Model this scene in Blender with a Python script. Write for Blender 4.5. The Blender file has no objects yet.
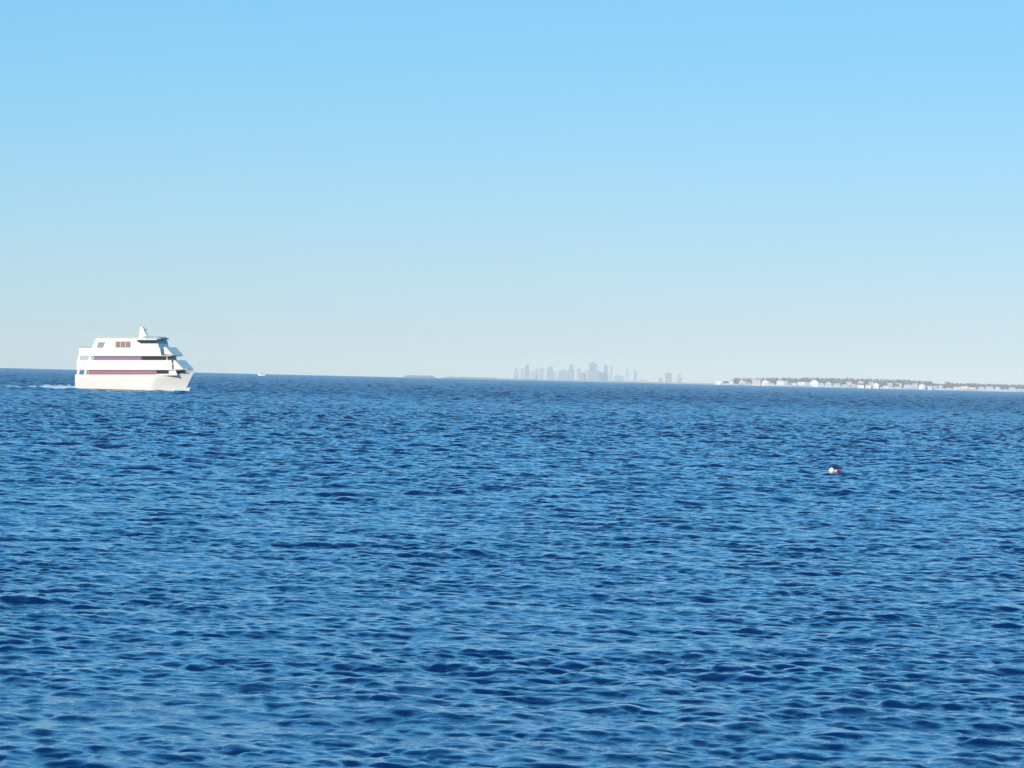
import bpy, bmesh, math, random
import numpy as np
from mathutils import Vector, Matrix

random.seed(11)
PI = math.pi
R_EARTH = 7.4e6            # earth radius with the usual allowance for refraction
EYE = 6.5                  # camera height above the water
FPX = 3500.0               # focal length in pixels of the 1024 px wide picture
HORIZON_DIP = 4.64

scene = bpy.context.scene
COL = scene.collection


def drop(r):
    return -r * r / (2 * R_EARTH)


def across(px, dist):
    """metres to the right of the view axis for a column of the picture at a distance"""
    return (px - 512.0) / FPX * dist


# ------------------------------------------------------------------ materials
def mat(name, color, rough=0.6, metallic=0.0, noise=0.0, nscale=1.0, spec=0.5, bump=0.0):
    m = bpy.data.materials.new(name)
    m.use_nodes = True
    nt = m.node_tree
    p = nt.nodes['Principled BSDF']
    p.inputs['Base Color'].default_value = (*color, 1)
    p.inputs['Roughness'].default_value = rough
    p.inputs['Metallic'].default_value = metallic
    p.inputs['Specular IOR Level'].default_value = spec
    if noise or bump:
        tc = nt.nodes.new('ShaderNodeTexCoord')
        n = nt.nodes.new('ShaderNodeTexNoise')
        n.inputs['Scale'].default_value = nscale
        n.inputs['Detail'].default_value = 6
        nt.links.new(tc.outputs['Object'], n.inputs['Vector'])
        if noise:
            mx = nt.nodes.new('ShaderNodeMix')
            mx.data_type = 'RGBA'
            mx.inputs[6].default_value = (*[c * (1 - noise) for c in color], 1)
            mx.inputs[7].default_value = (*[min(1, c * (1 + noise)) for c in color], 1)
            nt.links.new(n.outputs['Fac'], mx.inputs[0])
            nt.links.new(mx.outputs[2], p.inputs['Base Color'])
        if bump:
            b = nt.nodes.new('ShaderNodeBump')
            b.inputs['Distance'].default_value = bump
            nt.links.new(n.outputs['Fac'], b.inputs['Height'])
            nt.links.new(b.outputs['Normal'], p.inputs['Normal'])
    return m


def facade_mat(name, wall, glass, sx, sz, rough=0.5):
    """wall with a regular grid of window openings, for towers whose windows cannot be counted"""
    m = bpy.data.materials.new(name)
    m.use_nodes = True
    nt = m.node_tree
    p = nt.nodes['Principled BSDF']
    tc = nt.nodes.new('ShaderNodeTexCoord')
    sep = nt.nodes.new('ShaderNodeSeparateXYZ')
    add = nt.nodes.new('ShaderNodeMath'); add.operation = 'ADD'
    cmb = nt.nodes.new('ShaderNodeCombineXYZ')
    br = nt.nodes.new('ShaderNodeTexBrick')
    br.offset = 0.0
    br.inputs['Color1'].default_value = (*glass, 1)
    br.inputs['Color2'].default_value = (*[g * 0.8 for g in glass], 1)
    br.inputs['Mortar'].default_value = (*wall, 1)
    br.inputs['Scale'].default_value = 1.0
    br.inputs['Mortar Size'].default_value = min(sx, sz) * 0.22
    br.inputs['Brick Width'].default_value = sx
    br.inputs['Row Height'].default_value = sz
    nt.links.new(tc.outputs['Object'], sep.inputs[0])
    nt.links.new(sep.outputs[0], add.inputs[0]); nt.links.new(sep.outputs[1], add.inputs[1])
    nt.links.new(add.outputs[0], cmb.inputs[0]); nt.links.new(sep.outputs[2], cmb.inputs[1])
    nt.links.new(cmb.outputs[0], br.inputs['Vector'])
    nt.links.new(br.outputs['Color'], p.inputs['Base Color'])
    p.inputs['Roughness'].default_value = rough
    return m


# ------------------------------------------------------------------ mesh helpers
def obj(name, bm, material, parent=None, smooth=False):
    me = bpy.data.meshes.new(name)
    bmesh.ops.recalc_face_normals(bm, faces=bm.faces[:])
    bm.to_mesh(me)
    bm.free()
    for m in (material if isinstance(material, (list, tuple)) else [material]):
        me.materials.append(m)
    if smooth:
        for p in me.polygons:
            p.use_smooth = True
    o = bpy.data.objects.new(name, me)
    COL.objects.link(o)
    if parent:
        o.parent = parent
    return o


def thing(name, label, cat, loc=(0, 0, 0), rotz=0.0, group=None):
    o = bpy.data.objects.new(name, None)
    COL.objects.link(o)
    o.location = loc
    o.rotation_euler = (0, 0, rotz)
    tag(o, label, cat, group)
    return o


def tag(o, label=None, cat=None, group=None, kind=None):
    if label: o['label'] = label
    if cat: o['category'] = cat
    if group: o['group'] = group
    if kind: o['kind'] = kind
    return o


def add_box(bm, x0, x1, y0, y1, z0, z1, mi=0):
    vs = [bm.verts.new((x, y, z)) for z in (z0, z1) for y in (y0, y1) for x in (x0, x1)]
    for f in ((0, 1, 3, 2), (4, 6, 7, 5), (0, 4, 5, 1), (2, 3, 7, 6), (0, 2, 6, 4), (1, 5, 7, 3)):
        bm.faces.new([vs[i] for i in f]).material_index = mi


def add_prism(bm, prof, y0, y1, mi=0):
    """profile of (x, z) points swept across from y0 to y1"""
    a = [bm.verts.new((x, y0, z)) for x, z in prof]
    b = [bm.verts.new((x, y1, z)) for x, z in prof]
    n = len(prof)
    fs = [bm.faces.new(a), bm.faces.new(b[::-1])]
    for i in range(n):
        j = (i + 1) % n
        fs.append(bm.faces.new((a[i], b[i], b[j], a[j])))
    for f in fs:
        f.material_index = mi


def add_tube(bm, p, q, r0, r1=None, seg=8):
    r1 = r0 if r1 is None else r1
    p, q = Vector(p), Vector(q)
    d = (q - p).normalized()
    u = d.orthogonal().normalized()
    v = d.cross(u)
    A, B = [], []
    for i in range(seg):
        a = 2 * PI * i / seg
        w = u * math.cos(a) + v * math.sin(a)
        A.append(bm.verts.new(p + w * r0)); B.append(bm.verts.new(q + w * r1))
    for i in range(seg):
        j = (i + 1) % seg
        bm.faces.new((A[i], A[j], B[j], B[i]))
    bm.faces.new(A[::-1]); bm.faces.new(B)


def add_lathe(bm, prof, seg=24, mat4=None):
    """profile of (radius, z) turned about z"""
    rings = []
    for r, z in prof:
        if r < 1e-5:
            rings.append([bm.verts.new((0, 0, z))])
        else:
            rings.append([bm.verts.new((r * math.cos(2 * PI * i / seg), r * math.sin(2 * PI * i / seg), z)) for i in range(seg)])
    for a, b in zip(rings, rings[1:]):
        for i in range(seg):
            j = (i + 1) % seg
            if len(a) == 1 and len(b) == 1: continue
            if len(a) == 1: bm.faces.new((a[0], b[i], b[j]))
            elif len(b) == 1: bm.faces.new((a[i], a[j], b[0]))
            else: bm.faces.new((a[i], a[j], b[j], b[i]))
    if mat4 is not None:
        bmesh.ops.transform(bm, matrix=mat4, verts=bm.verts[:])


# ------------------------------------------------------------------ the sea
def wave_tile(N, L, kp, cut_hi, wind_deg, spread, slope_rms, seed):
    """a periodic square of wind sea: height and the two horizontal displacements"""
    rng = np.random.default_rng(seed)
    k1 = np.fft.fftfreq(N, d=L / N) * 2 * np.pi
    kx, ky = np.meshgrid(k1, k1, indexing='ij')
    k = np.hypot(kx, ky)
    k[0, 0] = 1e-6
    th = np.arctan2(ky, kx) - math.radians(wind_deg)
    S = k ** -3.45 * np.exp(-1.25 * (kp / k) ** 2) * (np.abs(np.cos(th / 2)) ** (2 * spread) + 0.05)
    S *= np.exp(-(k / cut_hi) ** 2)
    S[0, 0] = 0
    h = np.sqrt(S) * (rng.standard_normal((N, N)) + 1j * rng.standard_normal((N, N)))
    sx = np.fft.ifft2(1j * kx * h).real
    sy = np.fft.ifft2(1j * ky * h).real
    g = slope_rms / math.sqrt((sx ** 2 + sy ** 2).mean())
    H = np.fft.ifft2(h).real * g
    DX = np.fft.ifft2(-1j * kx / k * h).real * g
    DY = np.fft.ifft2(-1j * ky / k * h).real * g
    return np.stack([DX, DY, H], -1).astype(np.float32), L


def sample(tile, x, y):
    T, L = tile
    N = T.shape[0]
    u = x / L * N
    v = y / L * N
    i0 = np.floor(u).astype(np.int64); j0 = np.floor(v).astype(np.int64)
    fu = (u - i0).astype(np.float32)[..., None]; fv = (v - j0).astype(np.float32)[..., None]
    i0 %= N; j0 %= N
    i1 = (i0 + 1) % N; j1 = (j0 + 1) % N
    return (T[i0, j0] * (1 - fu) * (1 - fv) + T[i1, j0] * fu * (1 - fv)
            + T[i0, j1] * (1 - fu) * fv + T[i1, j1] * fu * fv)


NEAR_TILE = wave_tile(2048, 210.0, 2 * PI / 2.7, 2 * PI / 0.2, 250, 1.6, 0.20, 3)
LONG_TILE = wave_tile(512, 330.0, 2 * PI / 7.0, 2 * PI / 2.6, 258, 2.0, 0.10, 5)


def patch_tile(N, L, lam, seed):
    """a periodic field around 1 for the gusts and the runs of rougher water"""
    rng = np.random.default_rng(seed)
    k1 = np.fft.fftfreq(N, d=L / N) * 2 * np.pi
    kx, ky = np.meshgrid(k1, k1, indexing='ij')
    k = np.hypot(kx * 1.0, ky * 1.0)
    f = np.fft.ifft2(np.fft.fft2(rng.standard_normal((N, N))) * np.exp(-(k * lam / 7.0) ** 2)).real
    f /= f.std()
    return np.clip(1 + 0.15 * f, 0.75, 1.35).astype(np.float32)[..., None], L


PATCH_TILE = patch_tile(512, 290.0, 7.0, 9)
FAR_TILE = wave_tile(1024, 700.0, 2 * PI / 8.0, 2 * PI / 1.8, 250 + math.degrees(0.6), 1.8, 0.27, 8)
CHOP = 1.0
LEAN = 1.35                 # crests lean downwind, which steepens their fronts


def smooth01(x, a, b):
    t = np.clip((x - a) / (b - a), 0, 1)
    return t * t * (3 - 2 * t)


def sea_disp(x, y, r):
    wf = smooth01(r, 350.0, 1100.0)[..., None].astype(np.float32)
    d = sample(NEAR_TILE, x, y) * sample(PATCH_TILE, x, y) * (1 - wf) + sample(LONG_TILE, x, y) * (1 - wf) * (0.4 + 0.6 * smooth01(r, 70.0, 230.0))[..., None].astype(np.float32)
    d = d * (1 + 1.1 * smooth01(r, 140.0, 600.0))[..., None].astype(np.float32)
    c, s = math.cos(0.6), math.sin(0.6)
    f = sample(FAR_TILE, x * c - y * s, x * s + y * c)
    f = np.stack([f[..., 0] * c + f[..., 1] * s, -f[..., 0] * s + f[..., 1] * c, f[..., 2]], -1)
    d = d + f * wf
    wa = math.radians(250)
    d[..., 0] += LEAN * math.cos(wa) * d[..., 2]
    d[..., 1] += LEAN * math.sin(wa) * d[..., 2]
    return d


def sea_level(x, y):
    r = np.array([math.hypot(x, y)])
    return float(sea_disp(np.array([x]), np.array([y]), r)[0, 2]) + drop(r[0])


def build_sea():
    rows = [0.0, 8.0, 20.0]
    r = 34.0
    while r < 11000.0:
        rows.append(r)
        if r < 52: st = 0.25
        elif r < 110: st = 0.085
        elif r < 300: st = 0.085 + (r - 110) * 0.00085
        elif r < 1000: st = 0.26 + (r - 300) * 0.0014
        elif r < 3000: st = 1.24 + (r - 1000) * 0.0014
        else: st = 4.0 + (r - 3000) * 0.0007
        r += st
    rows += [11500, 12500, 14000, 17000, 21000, 26000, 32000]
    rr = np.array(rows)
    half_ = [np.arange(0.0, 9.6, math.degrees(0.00062)), np.arange(9.62, 22.0, math.degrees(0.0014)),
             np.arange(22.05, 46.0, math.degrees(0.0036)), np.arange(46.3, 60.0, 0.6)]
    half_ = np.concatenate(half_)
    coarse = np.arange(63.0, 298.0, 3.0)
    th = np.concatenate([-half_[:0:-1], half_, coarse])
    wcol = 1 - smooth01(np.abs((th + 180) % 360 - 180), 40.0, 60.0)
    th = np.radians(th)
    nr, nc = len(rr), len(th)
    TH, RR = np.meshgrid(th, rr)
    X = RR * np.sin(TH); Y = RR * np.cos(TH)
    amp = (smooth01(RR, 5, 20) * wcol[None, :] * (1 - smooth01(RR, 10900, 11600))).astype(np.float32)[..., None]
    D = sea_disp(X, Y, RR) * amp
    P = np.empty((nr, nc, 3), np.float32)
    P[..., 0] = X + CHOP * D[..., 0]
    P[..., 1] = Y + CHOP * D[..., 1]
    P[..., 2] = D[..., 2] + drop(RR)
    idx = np.arange(nr * nc, dtype=np.int32).reshape(nr, nc)
    nxt = np.roll(idx, -1, axis=1)
    q = np.stack([idx[:-1], idx[1:], nxt[1:], nxt[:-1]], -1)   # first ring collapses on the centre
    tri = np.stack([np.zeros(nc, np.int32) + idx[0, 0], idx[1], nxt[1]], -1)
    q = q[1:].reshape(-1, 4)
    me = bpy.data.meshes.new('water')
    me.vertices.add(nr * nc)
    me.vertices.foreach_set('co', P.reshape(-1))
    nl = q.size + tri.size
    me.loops.add(nl)
    me.loops.foreach_set('vertex_index', np.concatenate([q.reshape(-1), tri.reshape(-1)]))
    me.polygons.add(len(q) + len(tri))
    ls = np.concatenate([np.arange(len(q)) * 4, q.size + np.arange(len(tri)) * 3]).astype(np.int32)
    me.polygons.foreach_set('loop_start', ls)
    me.polygons.foreach_set('use_smooth', np.ones(len(ls), bool))
    me.update(calc_edges=True)
    # waves too small for the mesh at that distance become roughness of the surface
    at = me.attributes.new('unresolved', 'FLOAT', 'POINT')
    at.data.foreach_set('value', smooth01(RR, 150.0, 1200.0).astype(np.float32).reshape(-1))
    o = bpy.data.objects.new('water', me)
    COL.objects.link(o)
    tag(o, kind='structure')
    # deep salt water: a blue body colour under a glossy rippled skin
    m = bpy.data.materials.new('sea_water'); m.use_nodes = True
    nt = m.node_tree
    p = nt.nodes['Principled BSDF']
    p.inputs['Base Color'].default_value = (0.0005, 0.015, 0.095, 1)
    at = nt.nodes.new('ShaderNodeAttribute'); at.attribute_name = 'unresolved'
    mr = nt.nodes.new('ShaderNodeMapRange')
    mr.inputs['To Min'].default_value = 0.03; mr.inputs['To Max'].default_value = 0.27
    nt.links.new(at.outputs['Fac'], mr.inputs['Value'])
    nt.links.new(mr.outputs[0], p.inputs['Roughness'])
    p.inputs['IOR'].default_value = 1.52
    tc = nt.nodes.new('ShaderNodeTexCoord')
    def noise(scale, detail, stretch=(1, 1, 1)):
        mp = nt.nodes.new('ShaderNodeMapping')
        mp.inputs['Scale'].default_value = stretch
        n = nt.nodes.new('ShaderNodeTexNoise')
        n.inputs['Scale'].default_value = scale
        n.inputs['Detail'].default_value = detail
        n.inputs['Roughness'].default_value = 0.6
        nt.links.new(tc.outputs['Object'], mp.inputs['Vector'])
        nt.links.new(mp.outputs[0], n.inputs['Vector'])
        return n
    n1 = noise(6.0, 4, (0.7, 1.1, 1))
    gust = noise(0.4, 4, (0.5, 1.0, 1))
    ramp = nt.nodes.new('ShaderNodeMapRange')
    ramp.inputs['From Min'].default_value = 0.35; ramp.inputs['From Max'].default_value = 0.65
    ramp.inputs['To Min'].default_value = 0.25; ramp.inputs['To Max'].default_value = 1.0
    nt.links.new(gust.outputs['Fac'], ramp.inputs['Value'])
    b = nt.nodes.new('ShaderNodeBump')
    b.inputs['Distance'].default_value = 0.036
    nt.links.new(ramp.outputs[0], b.inputs['Strength'])
    nt.links.new(n1.outputs['Fac'], b.inputs['Height'])
    nt.links.new(b.outputs['Normal'], p.inputs['Normal'])
    me.materials.append(m)
    return o


build_sea()

# ------------------------------------------------------------------ tour boat
M_WHITE = mat('boat_white_paint', (0.84, 0.79, 0.70), 0.35, noise=0.04, nscale=0.6)
M_BOOT = mat('boat_boot_paint', (0.16, 0.10, 0.07), 0.5, noise=0.3, nscale=2)
M_ROSE = mat('tinted_glass_rose', (0.36, 0.16, 0.20), 0.25, noise=0.25, nscale=1.2)
M_PLUM = mat('tinted_glass_plum', (0.29, 0.17, 0.29), 0.25, noise=0.25, nscale=1.2)
M_BROWN = mat('window_brown', (0.33, 0.20, 0.17), 0.25, noise=0.3, nscale=1.5)
M_DARK = mat('dark_glass', (0.03, 0.022, 0.035), 0.12)
M_DECK = mat('deck_grey', (0.30, 0.31, 0.33), 0.7, noise=0.15, nscale=1)
M_GREY = mat('visor_grey', (0.28, 0.36, 0.40), 0.5, noise=0.1, nscale=1)
M_STEEL = mat('rail_steel', (0.62, 0.63, 0.65), 0.3, metallic=0.8)
M_ORANGE = mat('ring_orange', (0.75, 0.16, 0.03), 0.5)

BOAT_D = 958.0
YAW = math.radians(15)
bx_ = across(136.7, BOAT_D)
boat = thing('tour_boat', 'white three deck tour boat with maroon window bands crossing the bay', 'boat',
             (bx_, BOAT_D, drop(BOAT_D) - 0.05), -YAW)


def sheer(x):
    t = max(0.0, (x - 9.0) / 7.4)
    return 4.05 + 0.75 * t ** 1.6


def half(x, z):
    """half breadth of the hull"""
    stem = 14.0 + 3.3 * (max(z, 0) / 5.8) ** 1.1 if z >= 0 else 14.0 + z * 0.8
    t = (stem - x) / 9.0
    if t <= 0: return 0.0
    f = 1 - (1 - min(1, t)) ** 1.25
    flare = 0.86 + 0.14 * min(1, max(0, z + 1.2) / 4.0)
    return 4.2 * f * flare


def make_hull():
    bm = bmesh.new()
    xs = [-16.4 + i * (32.8 / 44) for i in range(45)]
    fr = [-1.0, 0.0, 0.28, 1.0, 2.0, 3.0, 4.0, 5.0, 6.0]
    rows = []
    for i, f in enumerate(xs):
        s = (f + 16.4) / 32.8
        ring = []
        for k, g in enumerate(fr):
            if k <= 2: z = g
            else: z = 0.28 + (sheer(-16.4 + 32.8 * s) - 0.28) * (k - 2) / 6
            stem = 14.0 + (3.3 * (z / 5.8) ** 1.1 if z >= 0 else z * 0.8)
            x = -16.4 + (stem + 16.4) * s
            ring.append((x, half(x, z) if i < 44 else 0.0, z))
        rows.append(ring)
    def side(sg):
        V = [[bm.verts.new((x, sg * y, z)) for x, y, z in ring] for ring in rows]
        for i in range(44):
            for k in range(8):
                bm.faces.new((V[i][k], V[i + 1][k], V[i + 1][k + 1], V[i][k + 1])).material_index = 1 if k < 2 else 0
        return V
    S, Pt = side(-1), side(1)
    for k in range(8):
        bm.faces.new((S[0][k], S[0][k + 1], Pt[0][k + 1], Pt[0][k])).material_index = 1 if k < 2 else 0
    bmesh.ops.remove_doubles(bm, verts=bm.verts[:], dist=1e-4)
    return bm


hull = obj('hull', make_hull(), [M_WHITE, M_BOOT], boat)
# deck inside the bulwark top
bm = bmesh.new()
prev = None
for i in range(31):
    x = -16.3 + i * (31.9 / 30)
    z = sheer(x) - 0.55
    y = max(0.02, half(x, z) - 0.06)
    cur = (bm.verts.new((x, -y, z)), bm.verts.new((x, y, z)))
    if prev: bm.faces.new((prev[0], cur[0], cur[1], prev[1]))
    prev = cur
obj('main_deck', bm, M_DECK, boat)
# rub rail along the hull
for sg in (-1, 1):
    bm = bmesh.new()
    pts = [(-16.4 + i * 1.5, 0, 0) for i in range(21)]
    for a, b in zip(pts, pts[1:]):
        za, zb = sheer(a[0]) - 0.9, sheer(b[0]) - 0.9
        add_tube(bm, (a[0], sg * (half(a[0], za) + 0.03), za), (b[0], sg * (half(b[0], zb) + 0.03), zb), 0.09, seg=6)
    obj('rub_rail', bm, M_WHITE, boat)


def plate(name, prof, y0, y1, material=None, parent=None):
    bm = bmesh.new()
    add_prism(bm, prof, min(y0, y1), max(y0, y1))
    return obj(name, bm, material or M_WHITE, parent or boat)


def ring_wall(prof, wing, w, front, t=0.14):
    """bulwark round a deck: side plates, raked wings forward of a gangway gap, a raked front plate and a rear plate"""
    for sg in (-1, 1):
        plate('bulwark', prof, sg * w, sg * (w - t))
        plate('bulwark_wing', wing, sg * w, sg * (w - t))
    (xb, zb), (xt, zt) = front
    plate('front_screen', [(xb - t, zb), (xb, zb), (xt, zt), (xt - t, zt)], -w + t + 0.002, w - t - 0.002)
    xr = min(p[0] for p in prof)
    zs = [p[1] for p in prof]
    plate('stern_bulwark', [(xr, min(zs)), (xr + t, min(zs)), (xr + t, max(zs)), (xr, max(zs))], -w + t + 0.002, w - t - 0.002)


# --- main deck house with its window band
bm = bmesh.new()
add_prism(bm, [(-12.8, 3.4), (13.2, 3.9), (12.6, 5.3), (-12.8, 5.3)], -3.75, 3.75)
house1 = obj('main_deck_cabin', bm, M_WHITE, boat)


def window_band(name, x0, x1, z0, z1, y, material, parent, n, slant0=0.0):
    """one long strip of glazing on either side with thin mullions between the panes"""
    for sg in (-1, 1):
        bm = bmesh.new()
        ya, yb = (sg * y, sg * (y + 0.05))
        add_prism(bm, [(x0, z0), (x1, z0), (x1, z1), (x0 + slant0, z1)], min(ya, yb), max(ya, yb))
        o = obj(name, bm, material, parent)


window_band('window_band', -12.7, 7.1, 4.0, 5.28, 3.76, M_ROSE, house1, 14)
window_band('window_band', 7.15, 10.7, 4.3, 5.28, 3.76, M_DARK, house1, 3)
bm = bmesh.new()
add_prism(bm, [(13.24, 4.3), (13.28, 4.3), (12.72, 5.25), (12.68, 5.25)], -3.4, 3.4)
obj('front_window', bm, M_DARK, house1)

# --- second deck: floor, bulwark and cabin
bm = bmesh.new()
add_box(bm, -16.0, 14.3, -4.05, 4.05, 5.302, 5.45)
obj('second_deck', bm, M_WHITE, boat)
ring_wall([(-16.05, 5.32), (11.9, 5.32), (11.5, 8.0), (-15.9, 8.0)], [(12.3, 5.5), (15.0, 5.6), (12.5, 8.0), (12.1, 7.9)], 4.2, ((15.0, 5.6), (12.5, 8.0)))
bm = bmesh.new()
add_prism(bm, [(-11.6, 5.452), (10.6, 5.452), (10.0, 9.1), (-11.2, 9.1)], -3.6, 3.6)
house2 = obj('second_deck_cabin', bm, M_WHITE, boat)
window_band('window_band', -11.5, 2.6, 7.6, 9.08, 3.61, M_PLUM, house2, 10, 0.4)
window_band('window_band', 2.65, 9.9, 7.6, 9.08, 3.61, M_DARK, house2, 5)
bm = bmesh.new()
add_prism(bm, [(10.36, 7.5), (10.4, 7.5), (10.14, 9.0), (10.1, 9.0)], -3.3, 3.3)
obj('front_window', bm, M_DARK, house2)
# posts holding the upper decks at the stern
for x, z0, z1 in ((-15.6, 8.0, 9.1), (-12.4, 8.0, 9.1), (-15.7, 4.0, 5.3), (-13.6, 4.0, 5.3)):
    for sg in (-1, 1):
        bm = bmesh.new()
        add_prism(bm, [(x - 0.3, z0 - 0.15), (x + 0.35, z0 - 0.15), (x + 0.6, z1 + 0.05), (x - 0.1, z1 + 0.05)], min(sg * 3.86, sg * 4.04), max(sg * 3.86, sg * 4.04))
        obj('deck_post', bm, M_WHITE, boat)

# --- top deck
bm = bmesh.new()
add_box(bm, -15.4, 11.4, -3.98, 3.98, 9.102, 9.25)
obj('top_deck', bm, M_WHITE, boat)
ring_wall([(-15.5, 9.12), (8.6, 9.12), (8.1, 11.3), (-15.3, 11.3)], [(9.5, 9.6), (11.8, 9.5), (9.7, 11.6), (9.2, 11.5)], 4.12, ((11.9, 9.4), (9.7, 11.6)))
# forward lip of the top deck, shading the second deck windows
bm = bmesh.new()
add_prism(bm, [(10.2, 9.254), (12.0, 9.26), (12.1, 9.34), (10.2, 9.39)], -3.9, 3.9)
obj('deck_visor', bm, M_GREY, boat)
bm = bmesh.new()
add_prism(bm, [(-11.6, 9.252), (8.4, 9.252), (7.0, 13.85), (-10.6, 13.85), (-11.6, 12.0)], -3.9, 3.9)
house3 = obj('upper_cabin', bm, M_WHITE, boat)
bm = bmesh.new()
add_prism(bm, [(-10.9, 13.852), (4.0, 13.852), (4.0, 14.05), (-10.7, 14.05)], -4.0, 4.0)
obj('cabin_roof', bm, M_WHITE, house3)
for sg in (-1, 1):
    y0, y1 = sorted((sg * 3.91, sg * 3.95))
    bm = bmesh.new(); add_prism(bm, [(-10.3, 11.4), (-8.6, 11.4), (-7.9, 12.9), (-9.9, 12.9)], y0, y1)
    obj('window', bm, M_DECK, house3)
    for k in range(3):
        x = -4.85 + k * 1.48
        bm = bmesh.new(); add_box(bm, x, x + 1.34, y0, y1, 11.45, 13.1)
        obj('window', bm, M_BROWN, house3)
    bm = bmesh.new(); add_prism(bm, [(2.6, 12.55), (7.38, 12.55), (7.12, 13.5), (1.4, 13.5), (1.4, 13.1)], y0, y1)
    obj('wheelhouse_window', bm, M_DARK, house3)
bm = bmesh.new()
add_prism(bm, [(7.44, 12.6), (7.48, 12.6), (7.22, 13.45), (7.18, 13.45)], -3.6, 3.6)
obj('wheelhouse_window', bm, M_DARK, house3)
bm = bmesh.new()
add_prism(bm, [(2.6, 13.853), (7.9, 13.72), (8.0, 13.95), (6.9, 14.4), (3.4, 14.6), (2.6, 14.3)], -3.2, 3.2)
obj('wheelhouse_roof', bm, M_GREY, house3)
# mast fin with radar and aerials
bm = bmesh.new()
add_prism(bm, [(0.5, 14.052), (3.3, 14.052), (2.3, 15.6), (1.55, 17.2), (0.85, 17.2), (0.75, 15.6)], -0.55, 0.55)
mast = obj('mast', bm, M_WHITE, boat)
bm = bmesh.new()
add_box(bm, 1.95, 2.25, -1.1, 1.1, 16.3, 16.5); add_box(bm, 1.7, 2.3, -0.15, 0.15, 16.0, 16.298)
obj('radar', bm, M_WHITE, mast)
for y in (-0.3, 0.3):
    bm = bmesh.new(); add_tube(bm, (1.2, y, 17.1), (0.9, y, 18.4), 0.03, 0.015, 6)
    obj('aerial', bm, M_STEEL, mast)
# bow rail, top-deck rail and rings
def rail(path, h, name):
    bm = bmesh.new()
    for a, b in zip(path, path[1:]):
        for q in (h, h * 0.5):
            add_tube(bm, (a[0], a[1], a[2] + q), (b[0], b[1], b[2] + q), 0.03, seg=6)
    for a in path:
        add_tube(bm, a, (a[0], a[1], a[2] + h), 0.03, seg=6)
    obj(name, bm, M_STEEL, boat)
bp = [(x, half(x, sheer(x)) * 0.97, sheer(x) - 0.03) for x in (13.2, 14.0, 14.8, 15.5, 16.0)]
rail(bp + [(16.3, 0, sheer(16.3) - 0.03)] + [(x, -y, z) for x, y, z in bp[::-1]], 0.9, 'bow_rail')
rail([(-15.2, 4.0, 11.3), (-15.2, 0, 11.3), (-15.2, -4.0, 11.3)], 0.4, 'stern_rail')
for x in (-14.0, 11.6):
    bm = bmesh.new()
    n, r, t = 16, 0.36, 0.08
    vs = [[bm.verts.new((x + (r + t * math.cos(b)) * math.cos(a), -4.26 + t * math.sin(b), 7.0 + (r + t * math.cos(b)) * math.sin(a)))
           for b in [2 * PI * j / 6 for j in range(6)]] for a in [2 * PI * i / n for i in range(n)]]
    for i in range(n):
        for j in range(6):
            bm.faces.new((vs[i][j], vs[(i + 1) % n][j], vs[(i + 1) % n][(j + 1) % 6], vs[i][(j + 1) % 6]))
    obj('life_ring', bm, M_WHITE, boat)

# the decks rise gently towards the bow
done = set()
for o in list(bpy.data.objects):
    p = o.parent
    if o.type == 'MESH' and (p is boat or (p is not None and p.parent is boat)) and o.data.name not in done:
        done.add(o.data.name)
        for v in o.data.vertices:
            v.co.z += 0.023 * max(0.0, v.co.x + 14.0) * min(1.0, max(0.0, v.co.z / 4.0))

# --- foam: the wake astern and the bow wave
M_FOAM = mat('foam', (0.50, 0.62, 0.72), 0.8, noise=0.25, nscale=0.8)


def foam_ridge(bm, pts, seed):
    """lumpy ridge of broken water; pts = (x, y, half width, height) in the boat's own axes"""
    rng = random.Random(seed)
    secs = []
    for (x, y, w, h) in pts:
        ring = []
        for j in range(9):
            a = -1 + 2 * j / 8
            z = h * (1 - a * a) * rng.uniform(0.8, 1.1) if 0 < j < 8 else -0.35
            ring.append(bm.verts.new((x + rng.uniform(-.15, .15), y + a * w + rng.uniform(-.1, .1) * w, z + 0.05)))
        secs.append(ring)
    for a, b in zip(secs, secs[1:]):
        for j in range(8):
            bm.faces.new((a[j], b[j], b[j + 1], a[j + 1]))


def chain(x0, x1, y0, y1, w0, w1, h0, h1, step=0.5, gap=None, seed=1):
    rng = random.Random(seed)
    n = max(2, int(abs(x1 - x0) / step))
    out = []
    for i in range(n + 1):
        t = i / n
        m = math.sin(PI * min(1, t * 6) / 2) if t < 1 / 6 else 1
        m *= math.sin(PI * min(1, (1 - t) * 6) / 2) if t > 5 / 6 else 1
        out.append((x0 + (x1 - x0) * t, y0 + (y1 - y0) * t, (w0 + (w1 - w0) * t) * rng.uniform(.8, 1.2),
                    (h0 + (h1 - h0) * t) * rng.uniform(.7, 1.2) * (0.25 + 0.75 * m)))
    return out


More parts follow.
